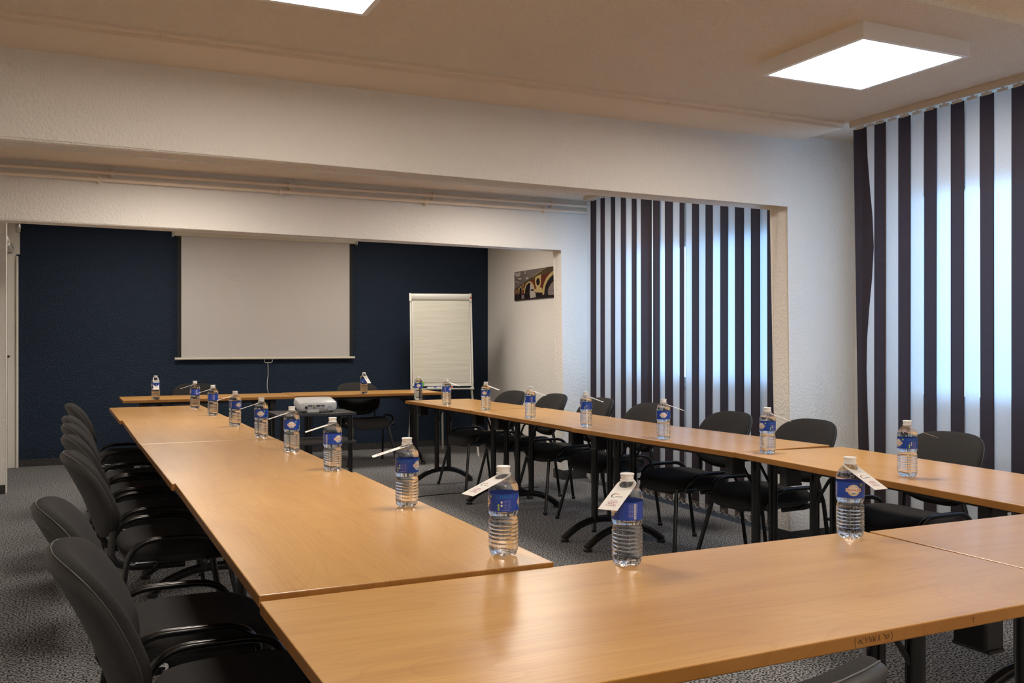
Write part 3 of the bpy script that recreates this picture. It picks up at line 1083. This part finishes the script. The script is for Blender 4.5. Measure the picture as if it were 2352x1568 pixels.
# ------------------------------------------------------------------ projector and trolley
def trolley():
    x0, x1, y0, y1 = 1.59, 2.275, 8.02, 8.47
    t = thing('projector_trolley', 'black two-shelf trolley carrying the projector between the table rows', 'trolley', ((x0 + x1) / 2, (y0 + y1) / 2, 0))
    cx, cy = (x0 + x1) / 2, (y0 + y1) / 2
    for z in (.652, .405):
        b = MB(); b.box(x0 - cx, x1 - cx, y0 - cy, y1 - cy, z - .026, z, bev=.004)
        link('shelf', b.mesh('shelf', 'grey_laminate', 40), t)
    for x in (x0 - cx + .045, x1 - cx - .045):
        for y in (y0 - cy + .035, y1 - cy - .035):
            b = MB(); b.tube([(x, y, 0), (x, y, .628)], .020, 12)
            link('leg', b.mesh('leg', 'black_tube', 40), t)
trolley()
def projector():
    X0, X1, Y0_, Y1_ = 1.785, 2.128, 8.085, 8.345
    cx, cy = (X0 + X1) / 2, (Y0_ + Y1_) / 2 + .003
    t = thing('projector', 'white projector with its socket panel facing the room, on the black trolley', 'projector', (cx, cy, .652))
    hw, hd = (X1 - X0) / 2, (Y1_ - Y0_) / 2
    t.rotation_euler = (R(8.5), 0, 0)
    t.location.z = .652 + .0165
    def ring(k, kz, z):
        return [(x, y, z) for x, y in sup(36, hw * k, hd * kz, 7)]
    b = MB()
    b.loft([ring(.94, .92, .012), ring(.975, .97, .02), ring(1, 1, .045), ring(.99, .985, .070), ring(.975, .965, .084), ring(.945, .93, .091)])
    link('body', b.mesh('body', 'white_plastic', 50), t)
    f = -hd - .001
    b = MB(); b.box(-.095, .055, f - .001, f + .012, .038, .074)
    sp = link('socket_panel', b.mesh('socket_panel', 'grey_plastic'), t)
    def port(x0, x1, z0, z1, m='dark_port', d=.0025):
        b = MB(); b.box(x0, x1, f - d, f, z0, z1)
        link('socket', b.mesh('socket', m), sp)
    port(-.118, -.099, .042, .063)
    port(-.090, -.073, .062, .071)
    port(-.068, -.057, .062, .071)
    port(-.020, .010, .060, .070)
    port(.018, .033, .064, .071)
    for x, z in ((-.044, .066), (-.044, .050), (-.030, .050), (.042, .063)):
        b = MB()
        b.tube([(x, f, z), (x, f - .004, z)], .0055, 12, 'gold' if x < .04 else 'dark_port')
        b.tube([(x, f - .0035, z), (x, f - .0045, z)], .003, 10, 'dark_port')
        link('socket', b.mesh('socket', None, 40), sp)
    b = MB(); b.box(-.098, .005, f - .004, f + .01, .006, .032, bev=.002)
    link('cover', b.mesh('cover', 'white_plastic', 40), t)
    b = MB(); b.lathe([(.022, 0), (.022, .0022), (.0195, .0026), (.0195, .0015), (.001, .0015)], 28)
    b.v = [(x + .098, f + .0005 - z, .042 + y) for x, y, z in b.v]
    link('speaker_grille', b.mesh('speaker_grille', 'grey_plastic', 40), t)
    b = MB()
    for k in range(5):
        b.box(.04 + k * .018, .052 + k * .018, .06, .10, .0908, .0915)
    b.box(-.03, .015, -.005, .004, .0908, .0915)
    b.box(-.12, -.10, .02, .07, .0895, .0905)
    link('top_print', b.mesh('top_print', 'grey_plastic'), t)
    for x, y in ((-.12, -.09), (.125, -.09), (0, .09)):
        b = MB(); b.lathe([(.011, 0), (.012, .004), (.009, .016)], 12, c=(x, y))
        if y > 0:
            b.v = [(u, v, w - .030 if w < .01 else w) for u, v, w in b.v]
        link('foot', b.mesh('foot', 'black_plastic', 40), t)
projector()

# thin cable on the carpet between the rows
b = MB()
b.tube([(2.42, 7.20, .004), (2.6, 7.27, .004), (2.8, 7.30, .004), (3.0, 7.29, .004), (3.3, 7.35, .004), (3.7, 7.3, .004)], .0035, 6)
tag(link('floor_cable', b.mesh('floor_cable', 'black_plastic', 60)), 'thin black cable lying on the carpet under the far window-side tables', 'cable')

# ------------------------------------------------------------------ bottles
RB = .0372
def bottle_meshes():
    ms = {}
    prof = [(.0005, .006), (.012, .005), (.020, .0025), (.026, .001), (.031, .003), (.0345, .009), (.0362, .018), (.0366, .028)]
    # stacked ribs
    z = .031
    while z < .082:
        prof += [(.0352, z), (.0367, z + .0025), (.0370, z + .005), (.0367, z + .0075)]
        z += .0092
    prof += [(.0350, .090), (.0335, .0955), (.0336, .099), (.0362, .1035), (.0371, .107), (.0371, .157), (.0374, .1615), (.0372, .166), (.0350, .174), (.0300, .182), (.0240, .190), (.0185, .196), (.0150, .1995), (.0140, .203), (.0140, .206)]
    def petal(r, zz, a):
        if zz < .03:
            w = max(0, 1 - zz / .03)
            k = math.cos(5 * a)
            return r * (1 - .045 * w * (1 - k) / 2), zz + (.0055 * w * (1 - k) / 2 if r > .008 else 0)
        return r, zz
    fill = .178
    lo = [p for p in prof if p[1] <= fill] + [(.0325, fill)]
    b = MB()
    b.lathe(lo, 40, fn=petal)
    ms['water'] = b.mesh('water', 'water', 50)
    hi = [(.0325, fill + .0004)] + [p for p in prof if p[1] > fill + .001]
    b = MB(); b.lathe(hi, 32, cap=False)
    ms['neck'] = b.mesh('neck', 'air', 60)
    b = MB()
    b.lathe([(.0155, .2005), (.0170, .2005), (.0170, .2028), (.0148, .2032), (.0148, .2048), (.0153, .2052), (.0154, .2135), (.0166, .2145), (.0167, .2176), (.0160, .2184)], 40)
    ms['cap'] = b.mesh('cap', 'cap', 40)
    # label band and print, bent round the bottle
    r0 = RB + .0003
    Z0, Z1 = .112, .1545
    b = MB()
    b.lathe([(r0, Z0), (r0 + .0001, (Z0 + Z1) / 2), (r0, Z1)], 48, cap=False)
    ms['label'] = b.mesh('label', 'label_blue', 60)
    zc = (Z0 + Z1) / 2
    def bend(a0, x, zz, r):
        t = a0 + x / r0
        return (r * math.cos(t), r * math.sin(t), zz)
    def strip(b, a0, x0, x1, top, bot, r, m, n=14):
        vs, fs = [], []
        for i in range(n + 1):
            x = x0 + (x1 - x0) * i / n
            vs += [bend(a0, x, bot(x), r), bend(a0, x, top(x), r)]
        for i in range(n):
            fs.append((2 * i, 2 * i + 2, 2 * i + 3, 2 * i + 1))
        b.add(vs, fs, m)
    def rect(b, a0, x0, x1, z0, z1, r, m):
        strip(b, a0, x0, x1, lambda x: z1, lambda x: z0, r, m, max(1, int(abs(x1 - x0) / .003)))
    def ellip(b, a0, cx, cz, rx, rz, r, m):
        f = lambda x: rz * math.sqrt(max(0, 1 - ((x - cx) / rx) ** 2))
        strip(b, a0, cx - rx, cx + rx, lambda x: cz + f(x), lambda x: cz - f(x), r, m, 20)
    def words(b, a0, s, size, cx, cz, r, m, sx=1.0, bold=0.0):
        vs, fs = text_mesh(s, size, 'w', None, 0, 2, bold)
        b.add([bend(a0, cx + x * sx, cz + y, r) for x, y, z in vs], fs, m)
    for e in (0, 1):
        b = MB()
        a0 = -PI / 2 + e * PI
        r1, r2, r3, r4 = r0 + .00025, r0 + .0004, r0 + .00055, r0 + .0007
        ellip(b, a0, 0, zc, .0165, .0150, r1, 'label_white')
        ellip(b, a0, 0, zc, .0155, .0140, r2, 'label_gold')
        ellip(b, a0, 0, zc + .001, .0125, .0110, r2 + .0001, 'label_white')
        rect(b, a0, -.0205, .0205, zc - .0042, zc + .0048, r3, 'label_white')
        words(b, a0, 'CRISTALINE', .0082, 0, zc + .0003, r4, 'label_red', .92, .00012)
        words(b, a0, 'EAU DE SOURCE', .0024, 0, zc + .0088, r3, 'label_light')
        ellip(b, a0, -.0030, zc - .0085, .0024, .0014, r3, 'label_light')
        ellip(b, a0, .0030, zc - .0085, .0024, .0014, r3, 'label_light')
        ellip(b, a0, 0, zc - .0075, .0012, .0022, r3, 'label_light')
        ms['emblem%d' % e] = b.mesh('emblem')
    b = MB()
    for e in (0, 1):
        a0 = -PI / 2 + e * PI
        r2 = r0 + .0004
        # small green badge right of the emblem
        rect(b, a0, .0190, .0245, zc + .0108, zc + .0172, r2, 'label_green')
    # side A: spring name and table
    a0 = 0.0
    words(b, a0, 'St-MARTIN', .0112, .004, zc + .0135, r2, 'label_light', .95)
    rect(b, a0, -.0155, -.0110, zc - .0185, zc - .0030, r2, 'label_green')
    rect(b, a0, -.0145, -.0120, zc - .0110, zc - .0095, r3, 'label_light')
    for zz in (.0035, -.0045):
        ellip(b, a0, -.0055, zc + zz - .002, .0024, .0028, r2, 'label_white')
    for x0, x1, z0, z1 in ((0, .0175, .0062, .0066), (0, .0175, -.0142, -.0138), (0, .0004, -.0142, .0066), (.0171, .0175, -.0142, .0066)):
        rect(b, a0, x0, x1, zc + z0, zc + z1, r2, 'label_pale')
    for i in range(6):
        zz = zc + .0042 - i * .0030
        for x0, w in ((.0015, .0045), (.0080, .0015), (.0110, .0045)):
            rect(b, a0, x0, x0 + w * (1 - .12 * ((i * 7) % 3)), zz - .0012, zz, r2, 'label_pale')
    rect(b, a0, -.006, .015, zc - .0182, zc - .0166, r2, 'label_pale')
    # side B: text block and bar code
    a0 = PI
    for i in range(11):
        zz = zc + .0160 - i * .0030
        for x0 in (-.0085, -.0045, -.0005):
            rect(b, a0, x0, x0 + .0034 - .0008 * ((i + int(x0 * 1e4)) % 2), zz - .0012, zz, r2, 'label_pale')
    rect(b, a0, .0045, .0105, zc - .0180, zc + .0180, r2, 'label_white')
    zz = zc - .0165
    k = 0
    while zz < zc + .0165:
        h = (.0006, .0012, .0008)[k % 3]
        rect(b, a0, .0048, .0102, zz, zz + h, r3, 'label_blue')
        zz += h + (.0007, .0010)[k % 2]
        k += 1
    rect(b, a0, .0125, .0137, zc - .005, zc + .016, r2, 'label_pale')
    ms['label_print'] = b.mesh('label_print')
    return ms
BM_ = bottle_meshes()

def tag_mesh():
    b = MB()
    # card with a round hole near its rounded end; hole centre at origin, card runs along +x
    th = .0005
    hw, rh, Lx = .0245, .0162, .108
    n = 24
    hole = [(rh * math.cos(2 * PI * i / n), rh * math.sin(2 * PI * i / n)) for i in range(n)]
    outer = []
    for i in range(n):
        a = 2 * PI * i / n
        c, s = math.cos(a), math.sin(a)
        if c < 0:
            outer.append((hw * c, hw * s))
        else:
            # ray to the straight part
            k = min(Lx / max(c, 1e-6), hw / max(abs(s), 1e-6))
            outer.append((k * c, k * s))
    def add(z0, z1):
        vs = [(x, y, z) for z in (z0, z1) for g in (outer, hole) for x, y in g]
        fs = []
        N = n
        for i in range(n):
            j = (i + 1) % n
            fs.append((i, j, N + j, N + i))
            fs.append((2 * N + i, 3 * N + i, 3 * N + j, 2 * N + j))
            fs.append((i, 2 * N + i, 2 * N + j, j))
            fs.append((N + i, N + j, 3 * N + j, 3 * N + i))
        # corners of the far end
        b.add(vs, fs)
        return
    add(-th / 2, th / 2)
    # fill the two far corners left by the ray construction
    for s in (-1, 1):
        cands = [p for p in outer if p[0] > .03 and abs(p[1]) > hw - 1e-6 and p[1] * s > 0]
        p = max(cands, key=lambda q: q[0])
        ends = [q for q in outer if abs(q[0] - Lx) < 1e-6 and q[1] * s >= 0]
        q = max(ends, key=lambda w: abs(w[1]))
        vs = [(p[0], p[1], z) for z in (-th / 2, th / 2)] + [(Lx, s * hw, z) for z in (-th / 2, th / 2)] + [(q[0], q[1], z) for z in (-th / 2, th / 2)]
        b.add(vs, [(0, 2, 4), (1, 5, 3), (0, 1, 3, 2), (2, 3, 5, 4)])
    card = b.mesh('card', 'card')
    b = MB()
    z = th / 2 + .0002
    def ribbon(pts, ws, m):
        vs, fs = [], []
        for i, (x, y) in enumerate(pts):
            a = pts[max(0, i - 1)]
            c = pts[min(len(pts) - 1, i + 1)]
            d = Vector((c[0] - a[0], c[1] - a[1])).normalized() * ws[i] / 2
            vs += [(x - d.y, y + d.x, z), (x + d.y, y - d.x, z)]
        for i in range(len(pts) - 1):
            fs.append((2 * i, 2 * i + 1, 2 * i + 3, 2 * i + 2))
        b.add(vs, fs, m)
    # swoosh emblem: open ring, thick then thin, orange at its tip; reading direction is across the card
    n = 26
    pts = []
    for i in range(n):
        a = R(35 + 255 * i / (n - 1))
        # text up = -x (towards the hole), text right = +y
        u, v = .0090 * math.cos(a) - .006, .0078 * math.sin(a)
        pts.append((.050 - v, u))
    ws = [.0009 + .0016 * math.sin(PI * min(1, i / (n * .9))) for i in range(n)]
    ribbon(pts[7:], ws[7:], 'ink')
    ribbon(pts[:8], ws[:8], 'card_orange')
    for k in range(7):
        y = -.004 + k * .0027
        b.add([(.0515, y, z), (.0515, y + .0019, z), (.0545, y + .0019, z), (.0545, y, z)], [(0, 1, 2, 3)], 'card_grey')
    for r_, (a, c) in enumerate(((-.009, .009), (-.013, .012), (-.010, .010), (-.014, .013))):
        x = .070 + r_ * .0062
        y = a
        k = 0
        while y < c:
            w = (.0032, .0022, .0042)[k % 3]
            b.add([(x, y, z), (x, min(y + w, c), z), (x + .0028, min(y + w, c), z), (x + .0028, y, z)], [(0, 1, 2, 3)], 'card_pink')
            y += w + .0009
            k += 1
    return card, b.mesh('card_print')
CARD, CARD_PRINT = tag_mesh()

def bottle(px, py, z, a, label, group, tagdir=None, tilt=18, tlabel=None, roll=0):
    """a = degrees the front emblem is turned to the right of the camera's line of sight; tagdir = heading of the hanging card"""
    az = math.degrees(math.atan2(-py, -px))
    t = thing('water_bottle', label, 'bottle', (px, py, z), R(az + 90 + a), group)
    w = link('bottle_body', BM_['water'], t)
    link('neck', BM_['neck'], w)
    link('cap', BM_['cap'], t)
    lb = link('label', BM_['label'], t)
    for e in (0, 1):
        link('emblem', BM_['emblem%d' % e], lb)
    link('label_print', BM_['label_print'], lb)['kind'] = 'stuff'
    if tagdir is not None:
        # the card hangs on the shoulder: pivot near the neck
        o = thing('bottle_tag', tlabel, 'tag', (px, py, z + .1965), 0, 'hang tags on the bottles')
        m = Matrix.Rotation(R(tagdir), 4, 'Z') @ Matrix.Rotation(R(tilt), 4, 'Y') @ Matrix.Rotation(R(roll), 4, 'X')
        o.rotation_euler = m.to_euler()
        sh = .006 if tilt < 40 else .004
        o.location = Vector((px, py, z + (.1945 if tilt < 40 else .1935))) + m.to_3x3() @ Vector((sh, 0, 0))
        c = link('card', CARD, o)
        link('card_print', CARD_PRINT, c)
BL, BR_ = 'water bottles on the left row', 'water bottles on the window-side row'
pos = ['nearest the camera', 'second from the camera', 'third from the camera', 'fourth from the camera', 'fifth from the camera', 'sixth from the camera', 'seventh from the camera', 'eighth from the camera']
def off(x, y, d=.034):
    r = math.hypot(x, y)
    return x + x / r * d, y + y / r * d
left = [((.951, 2.066), -88, 192, 19), ((.959, 2.807), -118, 168, 17), ((.964, 3.746), 40, 170, 17), ((.954, 4.47), -2, 170, 18), ((.949, 5.223), -5, 168, 18), ((.933, 6.012), 38, 170, 17), ((.921, 6.917), 90, 170, 18), ((.889, 7.686), 100, 172, 18)]
for i, ((x, y), a, td, tl) in enumerate(left):
    x, y = off(x, y)
    bottle(x, y, .7462 if i < 2 else .7422, a, 'small water bottle with blue label on the left row of tables, ' + pos[i], BL, td, tl,
           'white card tag on the bottle of the left row, ' + pos[i])
right = [((2.93, 2.633), -58, -33, 20), ((2.947, 3.456), -48, -33, 21), ((2.883, 4.211), 0, -33, 19), ((2.875, 5.031), -80, -36, 20), ((2.853, 5.759), 95, -33, 19), ((2.886, 6.592), -18, -35, 20), ((2.829, 7.268), 60, -32, 18), ((2.831, 8.00), 3, None, 0)]
for i, ((x, y), a, td, tl) in enumerate(right):
    x, y = off(x, y)
    if i == 7:
        x, y = 2.835, 7.985
    bottle(x, y, .7435 if i == 0 else .7415, a, 'small water bottle with blue label on the window-side row of tables, ' + pos[i], BR_, td, tl,
           'white card tag on the bottle of the window-side row, ' + pos[i])
x, y = off(1.184, 1.878)
bottle(x, y, .7383, 108, 'water bottle with bar code side showing, on the left part of the scribbled table', 'water bottles on the front row', 212, 25, 'white card tag with swoosh emblem on the bottle left of centre in the foreground')
x, y = off(1.894, 1.892)
bottle(x, y, .7383, 14, 'water bottle with emblem facing the camera, beside the seam of the front tables', 'water bottles on the front row', -86, 26, 'white card tag hanging to the right on the bottle by the front table seam')
x, y = off(.713, 9.12, .02)
bottle(x, y, .7403, -70, 'water bottle at the left end of the back row with a tag covering its label', 'water bottles on the back row', -88, 62, 'white card tag hanging straight down on the leftmost back-row bottle')
x, y = off(2.677, 9.16, .02)
bottle(x, y, .7433, -100, 'water bottle on the right table of the back row in front of a chair', 'water bottles on the back row', -62, 48, 'white card tag hanging askew on the right bottle of the back row')
